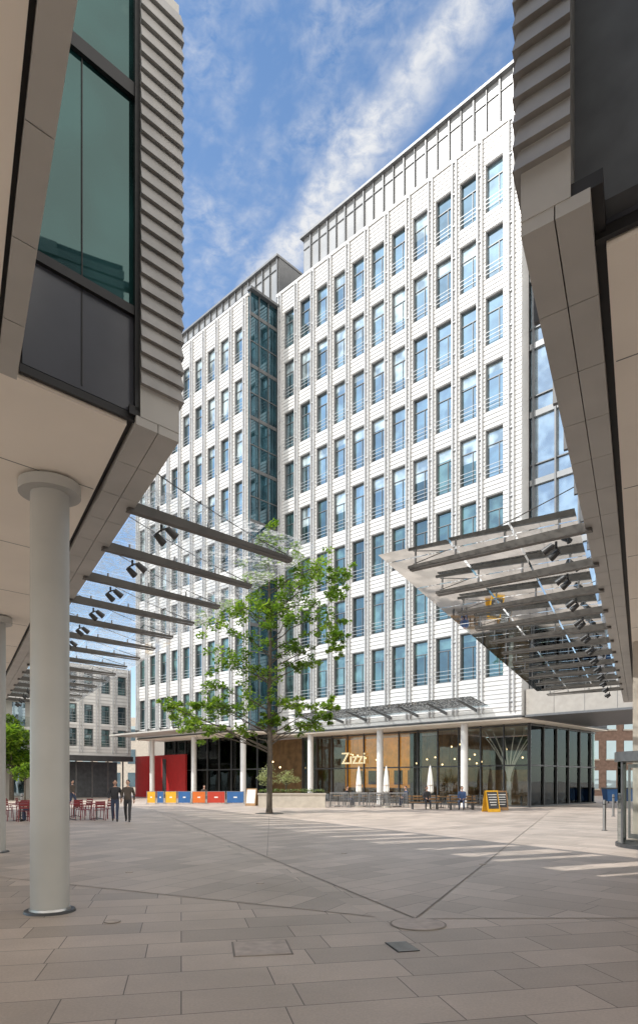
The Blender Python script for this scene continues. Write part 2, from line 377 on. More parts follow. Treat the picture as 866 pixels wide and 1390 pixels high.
# ---------------------------------------------------------------- overhanging buildings
Lx,Ly=-.492,.870; Rx,Ry=.4446,.8957
FL=(-1.632,7.557,Lx,Ly,.70,.714)
FR=(1.463,4.70,Rx,Ry,-.797,.603)
def overhang(fr,recess_n,recess_u,length,rimw,back_n,glass,HB,HR):
    w=MB(); r=MB(); g=MB(); s=MB(); sc=MB()
    u=0
    while u<length:
        r.box(fr,u+.006,u+.95-.006,-rimw*.5+.005,-.0,5.70,5.80,M_grey)
        r.box(fr,u+.006,u+.95-.006,-rimw,-rimw*.5-.005,5.70,5.80,M_grey); u+=.95
    w.box(fr,0.02,length,-rimw-.08,-.02,5.8,5.9,M_black)
    s.box(fr,recess_u+.05,length,-15,-rimw-.08,5.73,5.83,M_soffit)
    for k in range(12):
        s.box(fr,2.0+3*k,2.01+3*k,-15,-rimw-.1,5.726,5.73,M_mull)
    s.box(fr,-14,recess_u+.05,-15,back_n-.22,5.73,5.83,M_soffit)
    w.box(fr,-14,recess_u+.05,back_n-.22,back_n-.18,5.78,5.86,M_black)
    u=-14
    while u<recess_u-.1:
        r.box(fr,u+.006,min(u+.95,recess_u+.05)-.006,back_n-.18,back_n,5.70,5.80,M_grey); u+=.95
    w.box(fr,.30,1.4,-15,-.02,5.9,HB,M_core)
    w.box(fr,1.4,length,-15,-.02,5.9,HR,M_core)
    w.box(fr,1.4,length,-15.1,.06,HR,HR+.15,M_grey)
    # added unseen rooftop screen, gaps shaped to throw sun streaks on the paving
    k=1.75; i=0
    while k<length-1:
        wd=(.7,1.1,.5,.9,1.4,.6)[i%6]; gp=(.55,.35,.8,.45,.7,.4)[i%6]
        sc.box(fr,k,k+wd,-.45,-.38,HR+.15,HB-.1,M_grey); k+=wd+gp; i+=1
    sc.box(fr,1.4,length,-.50,-.36,HB-.1,HB,M_mull)
    w.box(fr,-14,recess_u+.02,-15,back_n,5.9,HB,M_grey)
    w.box(fr,0,.32,-recess_n,0,5.80,HB,M_grey)
    z=6.15
    while z<HB-.1:
        r.hexa([(fr[0]+fr[2]*a+fr[4]*b,fr[1]+fr[3]*a+fr[5]*b,zz) for zz,o in ((z,.055),(z+.15,.018)) for a,b in ((-o,-recess_n),(.32,-recess_n),(.32,o),(-o,o))],M_ribs)
        if z<HR-.15: r.box(fr,.32,length,-.02,.045,z,z+.14,M_ribs)
        else: r.box(fr,.32,1.4,-.02,.045,z,z+.14,M_ribs)
        z+=.175
    k=1.5
    while k<length-2:
        g.box(fr,k,k+1.4,.052,.07,6.1,HR-.25,G[2]); g.box(fr,k-.06,k,.052,.12,6.04,HR-.2,M_mull); g.box(fr,k+1.4,k+1.46,.052,.12,6.04,HR-.2,M_mull)
        k+=2.6
    ru=recess_u
    w.box(fr,ru+.02,ru+.5,back_n,-recess_n,5.83,HB,M_black)
    w.box(fr,ru-.03,ru+.02,back_n+.02,-recess_n-.05,5.76,5.84,M_black)
    g.box(fr,ru-.01,ru+.02,back_n+.05,-recess_n-.06,5.86,6.92,M_spandrel)
    g.box(fr,ru-.01,ru+.02,back_n+.05,-recess_n-.06,7.02,9.35,glass)
    g.box(fr,ru-.01,ru+.02,back_n+.05,-recess_n-.06,9.5,HB-.1,glass)
    for z0,z1 in ((6.92,7.02),(9.35,9.5)): w.box(fr,ru-.06,ru+.02,back_n,-recess_n-.0,z0,z1,M_black)
    w.box(fr,ru-.08,ru+.02,-recess_n-.06,-recess_n,5.86,HB,M_black)
    w.box(fr,ru-.02,ru+.01,(back_n-recess_n)/2-.006,(back_n-recess_n)/2+.006,5.9,9.35,M_black)
    for k in range(10):
        p=(fr[0]+fr[2]*(3+3*k)+fr[4]*-3,fr[1]+fr[3]*(3+3*k)+fr[5]*-3)
        s.tube((p[0],p[1],5.70),(p[0],p[1],5.735),.09,.09,M_steel,14)
    return group('office_building',[w.obj('walls'),r.obj('ribbed_cladding'),g.obj('windows'),s.obj('soffit'),sc.obj('sun_streak_screen')])
lb=overhang(FL,.50,.10,38,.55,-1.82,M_tint,10.8,7.3)
rb=overhang(FR,.35,.48,31,.48,-2.4,M_spandrel,10.8,7.3)

# ---------------------------------------------------------------- canopies
def canopy(fr,d,u0,du,nb,length,name):
    b=MB(); g=MB(); sp=MB()
    def E(u,t,z): return (fr[0]+fr[2]*u+d[0]*t, fr[1]+fr[3]*u+d[1]*t, z)
    px,py=-d[1],d[0]
    for i in range(nb):
        u=u0+du*i
        o=E(u,0,0)
        F=(o[0],o[1],d[0],d[1],px,py)
        def Q(a,bb,z): return (F[0]+F[2]*a+F[4]*bb,F[1]+F[3]*a+F[5]*bb,z)
        b.hexa([Q(-.1,-.035,5.66),Q(length,-.025,5.69),Q(length,.025,5.69),Q(-.1,.035,5.66),Q(-.1,-.035,5.80),Q(length,-.025,5.74),Q(length,.025,5.74),Q(-.1,.035,5.80)],M_beam)
        b.box(F,-.1,length-.05,-.055,.055,5.64,5.66,M_beam)
        for t in (.4,1.3,2.2,3.0): b.tube(Q(t,0,5.74),Q(t,0,5.86),.02,.02,M_steel,6)
        p0=Vector(Q(.02,0,6.45)); p1=Vector(Q(length-.1,0,5.76)); prev=p0
        for k in range(1,7):
            t=k/6; q=p0.lerp(p1,t); q.z-=.06*math.sin(math.pi*t); b.tube(prev,q,.009,.009,M_beam,5); prev=q
        for sgn in (-1,1):
            c=Q(.45,sgn*.16,5.50)
            sp.tube(Q(.45,0,5.60),Q(.45,0,5.50),.02,.02,M_dark,6); sp.tube(Q(.45,0,5.52),c,.015,.015,M_dark,6)
            e=Q(.60,sgn*.18,5.40); sp.tube(c,e,.045,.06,M_dark,12)
        if i<nb-1:
            for t0,t1 in ((.12,1.12),(1.15,2.2),(2.23,length+.45)):
                g.quad([E(u+.02,t0,5.87),E(u+du-.02,t0,5.87),E(u+du-.02,t1,5.89),E(u+.02,t1,5.89)],M_canopy)
        if i==0:
            for t0,t1 in ((.12,1.12),(1.15,2.2),(2.23,length+.45)):
                g.quad([E(u-.5,t0,5.87),E(u-.02,t0,5.87),E(u-.02,t1,5.89),E(u-.5,t1,5.89)],M_canopy)
    return group(name,[b.obj('beams'),g.obj('glass_panes',recalc=False),sp.obj('spotlights')])
canopy(FL,(.712,.702),2.15,1.80,15,3.1,'glass_canopy')
canopy(FR,(-.797,.603),6.1,1.80,12,3.15,'glass_canopy')

# ---------------------------------------------------------------- far left low building
F3=(-19.6,67.5,-.694,-.720,.720,-.694)
w3=MB();g3=MB();d3=MB()
facade(F3,0,7.4,4.2,13.2,[1.0,2.8,4.6,6.3],[12.4,9.3,6.9],.95,1.9,w3,g3,d3,slat=.33)
w3.box(F3,0,7.4,-8,-.36,4.2,13.1,M_core)
w3.box(F3,0,7.4,-1,.5,3.7,4.2,M_dark)
w3.box(F3,0,7.4,-3,-2.8,0,3.7,M_core)
for i in range(5): d3.box(F3,.3+1.7*i,.42+1.7*i,-1.0,-.9,0,3.7,M_mull)
w3.box(F3,7.4,24,-9,-2.5,0,12,M_grey)
for z in (3.6,6.5,9.4,12):
    w3.box(F3,7.4,24,-2.5,-.8,z,z+.25,M_white); d3.box(F3,7.4,24,-.86,-.82,z+.3,z+1.25,M_shop)
    for i in range(14): d3.box(F3,7.5+1.2*i,7.55+1.2*i,-.82,-.78,z+.25,z+1.3,M_mull)
for i in range(9): g3.box(F3,8+1.8*i,9.2+1.8*i,-2.5,-2.45,.3,3.2,G[2]); g3.box(F3,8+1.8*i,9.2+1.8*i,-2.5,-2.45,4.1,6.2,G[1]); g3.box(F3,8+1.8*i,9.2+1.8*i,-2.5,-2.45,7,9.2,G[0])
group('office_building',[w3.obj('walls'),g3.obj('windows'),d3.obj('frames')])
M_brick=mat('brown_brick',(.20,.13,.10),.8,var=.25,vscale=3,bump=.2)
b4=MB(); F4=(22,74,1,0,0,-1)
b4.box(F4,0,40,-10,0,0,16,M_brick)
for i in range(20):
    for z in (.8,4.2,7.6,11): b4.box(F4,.8+2*i,1.9+2*i,0,.04,z,z+2.1,G[2]); b4.box(F4,.7+2*i,2.0+2*i,0,.1,z-.15,z,M_stone)
b4.box(F4,-.1,40.1,-10,.2,16,16.4,M_stone)
b4.obj('brick_building')
b5=MB(); F5=(-75,95,1,0,0,-1)
b5.box(F5,0,50,-10,0,0,11,M_stone)
for i in range(22):
    for z in (.8,4.2,7.6): b5.box(F5,.8+2.2*i,1.9+2.2*i,0,.04,z,z+2.1,G[2])
b5.obj('stone_building')

rd=MB(); cx,cy=9.15,16.9
for k in range(24):
    a0=2*math.pi*k/24;a1=2*math.pi*(k+1)/24
    if k%12 in (0,1): continue
    rd.quad([(cx+1.25*math.cos(a0),cy+1.25*math.sin(a0),.1),(cx+1.25*math.cos(a1),cy+1.25*math.sin(a1),.1),(cx+1.25*math.cos(a1),cy+1.25*math.sin(a1),2.25),(cx+1.25*math.cos(a0),cy+1.25*math.sin(a0),2.25)],M_shop)
for k in range(0,24,3):
    a=2*math.pi*k/24; rd.tube((cx+1.25*math.cos(a),cy+1.25*math.sin(a),0),(cx+1.25*math.cos(a),cy+1.25*math.sin(a),2.3),.03,.03,M_mull,6)
rd.tube((cx,cy,0),(cx,cy,.1),1.3,1.3,M_dark,32); rd.tube((cx,cy,2.25),(cx,cy,2.5),1.32,1.32,M_mull,32); rd.tube((cx,cy,.1),(cx,cy,2.25),.04,.04,M_steel,8)
for k in range(4):
    a=.5+math.pi/2*k; F=(cx,cy,math.cos(a),math.sin(a),-math.sin(a),math.cos(a)); rd.box(F,.05,1.2,-.02,.02,.15,.28,M_steel); rd.box(F,.05,1.2,-.02,.02,2.1,2.2,M_steel); rd.box(F,1.15,1.2,-.02,.02,.28,2.1,M_steel)
rd.obj('revolving_door')
rw=MB(); FW=(9.0,18.6,Rx,Ry,-Ry,Rx)
rw.box(FW,0,1.2,-3,0,0,5.72,M_stone)
rw.box(FW,1.2,14,-.4,-.35,.05,5.72,M_shop)
for i in range(8): rw.box(FW,1.3+1.8*i,1.4+1.8*i,-.35,-.2,0,5.72,M_dark)
rw.box(FW,1.2,14,-5.5,-5.2,0,5.72,M_wood)
rw.box(FW,14,15,-3,0,0,5.72,M_stone)
rw.obj('stone_entrance_wall')

# ---------------------------------------------------------------- ground
gA=paving('paving_a',math.radians(12),1.25,.55,(.68,.575,.49),(.49,.42,.36))
gB=paving('paving_b',math.radians(46),1.2,.5,(.65,.55,.475),(.48,.41,.355),(.3,.1))
gC=paving('paving_c',math.radians(-44),1.5,.6,(.68,.58,.50),(.50,.43,.37),(.1,.4))
gD=paving('paving_d',math.radians(63),1.3,.55,(.66,.56,.48),(.49,.42,.36))
g=MB(); g.quad([(-600,-300,0),(600,-300,0),(600,1500,0),(-600,1500,0)],gA); g.obj('ground',recalc=False)
ap=(1.22,8.2)
p=MB()
p.quad([(ap[0],ap[1],.004),(13.0,36.5,.004),(18,60,.004),(-14.5,60,.004),(-10.8,41,.004)],gB); 
p.quad([(ap[0]+.03,ap[1]-.03,.004),(40,8.8,.004),(40,70,.004),(18.1,60,.004),(13.05,36.4,.004)],gC)
p.quad([(ap[0]-.5,ap[1]+.1,.004),(-10.95,41,.004),(-40,60,.004),(-60,30,.004),(-14,16,.004)],gD)
p.obj('paving',recalc=False)
pl=MB(); M_joint=mat('dark_joint',(.26,.23,.20),.8,var=.2)
def strip(a,b,w,m=M_joint,z=.008):
    a=Vector(a);b=Vector(b);d=(b-a).normalized();q=Vector((-d.y,d.x))*w/2
    pl.quad([(*(a-q),z),(*(b-q),z),(*(b+q),z),(*(a+q),z)],m)
strip(ap,(13,36.5),.022); strip(ap,(-10.8,41),.018); strip((ap[0]-.5,ap[1]+.1),(-14,16),.01); strip((ap[0],ap[1]-.02),(40,8.79),.01)
strip((-2.6,34),(-1.2,15),.015)
pl.obj('drainage_channel',recalc=False)
def disc(x,y,r,name):
    b=MB(); b.tube((x,y,0.004),(x,y,.012),r,r,M_joint,40); b.tube((x,y,.012),(x,y,.015),r*.93,r*.93,mat('paved_cover',(.50,.43,.375),.7,var=.15,vscale=8,bump=.2),40); b.obj(name)
disc(1.2,7.86,.34,'manhole_cover'); disc(-2.55,8.0,.10,'ground_light')
for x,y in ((-1,11),(3.4,13.5),(-3.6,12.3),(.6,15.5)): disc(x,y,.07,'ground_light')
dg=MB(); FG=(.87,6.8,.97,.24,-.24,.97)
dg.box(FG,-.12,.12,-.2,.2,.002,.008,M_black)
for k in range(9): dg.box(FG,-.11,.11,-.19+.043*k,-.17+.043*k,.008,.014,M_steel)
dg.obj('drain_grate')
dg=MB(); dg.box((-.6,6.75,.98,.17,-.17,.98),-.3,.3,-.3,.3,.002,.008,M_joint); dg.box((-.6,6.75,.98,.17,-.17,.98),-.28,.28,-.28,.28,.008,.011,MATS['paved_cover']); dg.obj('access_cover')

# ---------------------------------------------------------------- trees
def leafmat(name,c):
    m=bpy.data.materials.new(name); m.use_nodes=True; N=m.node_tree.nodes; L=m.node_tree.links
    b=N['Principled BSDF']; b.inputs['Roughness'].default_value=.5
    oi=N.new('ShaderNodeTexCoord'); n=N.new('ShaderNodeTexNoise'); n.inputs['Scale'].default_value=2.5; n.inputs['Detail'].default_value=1
    L.new(oi.outputs['Object'],n.inputs['Vector']); r=N.new('ShaderNodeValToRGB')
    r.color_ramp.elements[0].position=.35;r.color_ramp.elements[1].position=.65
    r.color_ramp.elements[0].color=(*[x*.65 for x in c],1); r.color_ramp.elements[1].color=(*[x*1.35 for x in c],1)
    L.new(n.outputs['Fac'],r.inputs['Fac']); L.new(r.outputs[0],b.inputs['Base Color'])
    t=N.new('ShaderNodeBsdfTranslucent'); t.inputs[0].default_value=(c[0]*2.2,c[1]*2.2,c[2]*1.2,1)
    mx=N.new('ShaderNodeMixShader'); mx.inputs[0].default_value=.45
    L.new(b.outputs[0],mx.inputs[1]);L.new(t.outputs[0],mx.inputs[2]);L.new(mx.outputs[0],N['Material Output'].inputs[0]); return m
LF=[leafmat('leaf_dark',(.055,.11,.012)),leafmat('leaf_mid',(.10,.175,.018)),leafmat('leaf_light',(.17,.25,.03))]
M_bark=mat('bark',(.075,.062,.048),.9,var=.3,vscale=6,bump=.6,bscale=15)
def leaves(b,c,r,n,size,ms):
    for _ in range(n):
        d=Vector((random.gauss(0,1),random.gauss(0,1),random.gauss(0,1))).normalized()*(random.random()**.45)
        p=Vector(c)+Vector((d.x*r,d.y*r,d.z*r*.6))
        a=Vector((random.uniform(-1,1),random.uniform(-1,1),random.uniform(-.6,.6))).normalized()
        q=a.cross(Vector((random.uniform(-.5,.5),random.uniform(-.5,.5),1))).normalized()
        s=size*random.uniform(.6,1.2)
        b.quad([p-a*s,p-q*s*.5,p+a*s,p+q*s*.5],random.choice(ms))
def branch(b,p0,p1,r0,r1,seg=5,wob=.15):
    p0=Vector(p0);p1=Vector(p1);prev=p0
    for k in range(1,seg+1):
        t=k/seg; q=p0.lerp(p1,t)
        if k<seg: q+=Vector((random.uniform(-1,1),random.uniform(-1,1),random.uniform(0,1)))*wob
        b.tube(prev,q,r0+(r1-r0)*(k-1)/seg,r0+(r1-r0)*t,M_bark,6); prev=q
CL=[(-.2,14.3,.8),(.8,13.5,1.0),(2.5,13.0,1.1),(3.6,12.3,.7),(-.6,12.5,1.0),(1.4,11.9,1.1),(-1.8,10.8,1.0),(0,10.8,1.0),(3.1,10.2,.9),(3.8,9.4,.5),(1.6,9.9,.9),(-2.6,9.6,.9),(-1,9.2,1.0),(1.3,8.7,.9),(-1.9,8.0,1.0),(-2.9,7.0,.8),(-.5,7.4,1.0),(2.0,7.8,.7),(-3.7,4.8,.9),(-2.2,5.3,.9),(-.7,5.7,.9),(-2.8,4.2,.6),(1.1,5.7,.8),(2.1,4.8,.8),(-4.5,5.4,.6),(2.9,5.3,.5),(.4,4.7,.6),(-3.2,5.8,.8),(-1.5,4.5,.7)]
tx,ty=-2.62,34.2
tr=MB(); lv=MB()
pts=[(0,0,0),(.03,.02,3),(-.02,.05,6),(.06,0,9),(0,.04,12),(-.1,0,14.2)]
rad=[.155,.135,.11,.085,.05,.02]
tr.tube((tx,ty,-.02),(tx,ty,.35),.21,.155,M_bark,12)
for i in range(5): tr.tube((tx+pts[i][0],ty+pts[i][1],pts[i][2]),(tx+pts[i+1][0],ty+pts[i+1][1],pts[i+1][2]),rad[i],rad[i+1],M_bark,12)
for dx,z,r in CL:
    for rep in range(2):
        dy=random.uniform(-1,1)*(2.2 if rep else 1.4)*(.4+abs(dx)/4) ; ddx=dx+random.uniform(-.3,.3); dz=z+random.uniform(-.3,.3)
        if rep and random.random()<.25: continue
        zb=max(3.2,dz-(.4+abs(dx)*.35)); branch(tr,(tx,ty,zb),(tx+ddx,ty+dy,dz),.035,.010)
        c=(tx+ddx,ty+dy,dz); ms=random.choice([[LF[0],LF[1]],[LF[1],LF[2]],[LF[0],LF[1],LF[2]]])
        leaves(lv,c,r*.78,130,.13,ms)
        for _ in range(6):
            d=Vector((random.gauss(0,1),random.gauss(0,1),random.gauss(0,.6))).normalized()*r*1.1
            c2=Vector(c)+d; branch(tr,c,c2,.012,.005,2,.05); leaves(lv,c2,r*.36,40,.12,ms)
group('plaza_tree',[tr.obj('trunk_and_branches',True),lv.obj('foliage',recalc=False)])
pit=MB(); pit.tube((tx,ty,.004),(tx,ty,.02),.75,.75,M_dark,24); pit.obj('tree_pit')
def small_tree(x,y,h,r,n,sz,ms,name,th=.06,pot=True):
    a=MB();l=MB()
    if pot: a.tube((x,y,0),(x,y,.55),.28,.36,M_stone,16)
    a.tube((x,y,0),(x,y,h-r),th,th*.6,M_bark,8)
    for k in range(9):
        d=Vector((random.gauss(0,1),random.gauss(0,1),random.gauss(0,.8))).normalized()*r*random.uniform(.3,.8)
        c=Vector((x,y,h-r))+d; branch(a,(x,y,h-r*1.6),c,th*.4,.01,3,.05); leaves(l,c,r*.5,n//9,sz,ms)
    group(name,[a.obj('trunk',True),l.obj('leaves',recalc=False)])
LO=[leafmat('olive_a',(.22,.25,.15)),leafmat('olive_b',(.30,.32,.20))]
small_tree(-3.5,43.5,2.9,.9,700,.07,LO,'olive_tree'); small_tree(-2.2,43.2,2.8,.9,700,.07,LO,'olive_tree')
small_tree(-27.5,58,8.5,3.4,5000,.28,LF,'street_tree',.22,False); small_tree(-31,62,9,3.5,5000,.28,LF,'street_tree',.22,False)
small_tree(-24.5,54,3.6,1.2,900,.14,LF,'street_tree',.08,False)

# ---------------------------------------------------------------- furniture
def chair_mesh(m):
    b=MB()
    for x in(-.2,.2):
        for y in(-.2,.2): b.tube((x*1.1,y*1.15,0),(x,y,.45),.014,.016,m,6)
        b.tube((x,-.2,.45),(x*.95,-.27,.86),.015,.013,m,6)
    for k in range(5): b.box(ID,-.21,.21,-.2+.084*k,-.2+.084*k+.066,.45,.47,m)
    for k in range(3): b.box((0,-.25,1,0,0,1),-.2,.2,-.012-.01*k,.008-.01*k,.56+.11*k,.63+.11*k,m)
    for x in(-.22,.22): b.tube((x,-.22,.66),(x,.15,.66),.012,.012,m,6); b.tube((x,.15,.66),(x,.18,.45),.012,.012,m,6)
    return b.mesh('cafe_chair')
def table_mesh(m,top):
    b=MB(); b.tube((0,0,.71),(0,0,.74),.36,.36,top,20); b.tube((0,0,.02),(0,0,.71),.03,.03,m,8)
    for k in range(4):
        a=math.pi/2*k+.4; b.tube((0,0,.08),(.3*math.cos(a),.3*math.sin(a),.015),.02,.015,m,6)
    return b.mesh('cafe_table')
M_dred=mat('chair_red',(.20,.015,.02),.45,var=.1)
cr=chair_mesh(M_dred); cg=chair_mesh(M_mull); tr_=table_mesh(M_dark,M_dred); tg=table_mesh(M_dark,M_wood)
def cafe(x,y,ch,tb,n=3,rot=None):
    place(tb,'cafe_table',(x,y,0)); a0=random.random()*6 if rot is None else rot
    for k in range(n):
        a=a0+2*math.pi*k/n+random.uniform(-.2,.2); rr=.68
        place(ch,'cafe_chair',(x+rr*math.cos(a),y+rr*math.sin(a),0),a+math.pi/2)
for x,y in ((-12.9,28.0),(-10.9,28.3),(-9.9,28.9),(-13.9,30.5),(-11.7,31.0),(-16.8,33),(-14.6,33.5)): cafe(x,y,cr,tr_,3)
for x,y in ((1.3,43.4),(3.2,43.0),(5.1,42.6),(2.3,45),(4.4,44.4),(7.7,40.9),(9.2,40.2),(-9.6,50.2),(-12,51.5),(-7,50.0)): cafe(x,y,cg,tg,4)
def barrier(name,x0,x1,y,h,m,posts=M_steel,solid=True,n=1,y1=None):
    b=MB(); y1=y if y1 is None else y1
    d=Vector((x1-x0,y1-y)); ln=d.length; d/=ln; F=(x0,y,d.x,d.y,-d.y,d.x)
    for a in (0.02,ln-.02): b.tube((x0+d.x*a,y+d.y*a,0),(x0+d.x*a,y+d.y*a,h+.04),.022,.022,posts,8); b.tube((x0+d.x*a,y+d.y*a,0),(x0+d.x*a,y+d.y*a,.03),.16,.16,posts,12)
    if solid:
        N_=6
        for k in range(N_):
            a0=.05+(ln-.1)*k/N_;a1=.05+(ln-.1)*(k+1)/N_
            b.box(F,a0,a1,-.008,.008,.10,h,m)
        b.box(F,ln*.4,ln*.6,-.014,-.0085,h*.5,h*.6,M_cloth)
    else:
        b.box(F,0,ln,-.02,.02,h-.04,h,m); b.box(F,0,ln,-.015,.015,.12,.15,m)
        k=.1
        while k<ln: b.box(F,k-.008,k+.008,-.008,.008,.15,h-.04,m); k+=.12
    b.tube((x0,y,h+.02),(x1,y1,h+.02),.014,.014,posts,6)
    b.obj(name)
cols={'y':mat('canvas_yellow',(.70,.38,.02),.7,var=.08),'b':mat('canvas_blue',(.03,.12,.32),.7,var=.08),'o':mat('canvas_orange',(.60,.14,.02),.7,var=.08),'r':mat('canvas_red',(.45,.04,.02),.7,var=.08)}
x=-12.75
for k,wd in (('y',.75),('b',.6),('y',.95),('b',1.05),('o',1.1),('r',1.45),('b',1.4)):
    barrier('cafe_barrier',x,x+wd-.08,48,.92,cols[k]); x+=wd
for k in range(4): barrier('cafe_railing',.7+1.25*k,.7+1.25*k+1.2,41.9-.1*k,.95,M_steel,solid=False)
barrier('cafe_railing',10.3,11.2,38.6,1.0,M_steel,solid=False)
pb=MB(); FP=(-3.9,41.6,1,-.02,.02,1)
pb.box(FP,0,4.3,0,.7,0,.85,M_stone); pb.box(FP,-.05,4.35,-.05,.75,.85,.93,M_stone); pb.box(FP,.1,4.2,.08,.62,.93,.95,M_bark)
pl_=MB()
for k in range(16): leaves(pl_,(-3.7+.26*k,41.95,1.1),.22,60,.06,[LO[0],LF[0]])
group('stone_planter',[pb.obj('planter_box'),pl_.obj('planter_shrubs',recalc=False)])
def bench(x,y,rot,ln=1.9):
    b=MB()
    for k in range(4): b.box(ID,-ln/2,ln/2,-.22+.12*k,-.12+.12*k,.42,.46,M_wood)
    for a in (-ln/2+.2,ln/2-.2): b.box(ID,a-.03,a+.03,-.2,.22,0,.42,M_dark)
    for k in range(2): b.box(ID,-ln/2,ln/2,.27,.30,.58+.16*k,.68+.16*k,M_wood)
    for a in (-ln/2+.2,ln/2-.2): b.box(ID,a-.03,a+.03,.22,.27,.0,.84,M_dark)
    b.obj('park_bench',loc=(x,y,0),rot=rot)
bench(6.4,39.2,0.05); bench(8.5,38.6,-.05,1.7)
def parasol(x,y,h=2.75):
    b=MB(); b.tube((0,0,0),(0,0,.08),.28,.28,M_stone,20); b.tube((0,0,.08),(0,0,h),.025,.022,M_steel,8)
    prof=[(.95,.10),(1.05,.17),(1.5,.16),(1.9,.13),(2.3,.09),(h-.08,.03)]
    n=16
    for (z0,r0),(z1,r1) in zip(prof,prof[1:]):
        for k in range(n):
            a0=2*math.pi*k/n;a1=2*math.pi*(k+1)/n; f0=1+.22*(k%2);f1=1+.22*((k+1)%2)
            b.quad([(r0*f0*math.cos(a0),r0*f0*math.sin(a0),z0),(r0*f1*math.cos(a1),r0*f1*math.sin(a1),z0),(r1*f1*math.cos(a1),r1*f1*math.sin(a1),z1),(r1*f0*math.cos(a0),r1*f0*math.sin(a0),z1)],M_cloth)
    b.tube((0,0,1.42),(0,0,1.48),.20,.20,M_stone,12); b.obj('closed_parasol',loc=(x,y,0))
for x,y in ((2.6,42.3),(4.35,41.9),(7.0,40.8),(-13.6,31.6)): parasol(x,y)
def aboard(x,y,rot,h,w,m,inner):
    b=MB()
    for s in(-1,1):
        def Q(a,z,o=0): return (a,s*(.28*(1-z/h)+.01+o),z)
        b.hexa([Q(-w/2,.02),Q(w/2,.02),Q(w/2,h),Q(-w/2,h),Q(-w/2,.02,.03),Q(w/2,.02,.03),Q(w/2,h,.03),Q(-w/2,h,.03)],m)
        b.hexa([Q(-w/2+.07,.2,.031),Q(w/2-.07,.2,.031),Q(w/2-.07,h-.08,.031),Q(-w/2+.07,h-.08,.031),Q(-w/2+.07,.2,.037),Q(w/2-.07,.2,.037),Q(w/2-.07,h-.08,.037),Q(-w/2+.07,h-.08,.037)],inner)
        for k in range(5):
            z=h-.25-k*.14; ww=random.uniform(.15,.26)*w/.7
            b.hexa([Q(-ww,z,.038),Q(ww,z,.038),Q(ww,z+.04,.038),Q(-ww,z+.04,.038),Q(-ww,z,.042),Q(ww,z,.042),Q(ww,z+.04,.042),Q(-ww,z+.04,.042)],M_cloth)
    b.obj('sandwich_board',loc=(x,y,0),rot=rot)
aboard(9.5,35.8,.35,1.2,.8,cols['y'],M_dark); aboard(-4.6,44.5,-.3,1.2,.75,M_wood,M_cloth); aboard(10.6,37.8,.1,1.15,.7,M_wood,M_dark)
bo=MB(); bo.tube((0,0,0),(0,0,1.05),.055,.055,M_steel,16); bo.tube((0,0,1.05),(0,0,1.08),.055,.03,M_steel,16); bo.tube((0,0,0),(0,0,.02),.1,.1,M_dark,16); bo.tube((0,0,.9),(0,0,.94),.058,.058,M_dark,16)
bom=bo.mesh('bollard',True)
for x,y in ((9.95,22.6),(14.3,31.5),(-15.5,33.8)): place(bom,'bollard',(x,y,0))
for k in range(2):
    bi=MB()
    bi.hexa([(-.5,-.4,.15),(.5,-.4,.15),(.5,.4,.15),(-.5,.4,.15),(-.6,-.5,1.1),(.6,-.5,1.1),(.6,.5,1.1),(-.6,.5,1.1)],cols['b'])
    bi.box(ID,-.63,.63,-.55,.55,1.1,1.2,M_dark)
    for a in(-.4,.4):
        for c in (-.3,.3): bi.tube((a-.03,c,.08),(a+.03,c,.08),.08,.08,M_dark,10)
    bi.obj('wheeled_bin',loc=(22.6+k*1.6,50,0))

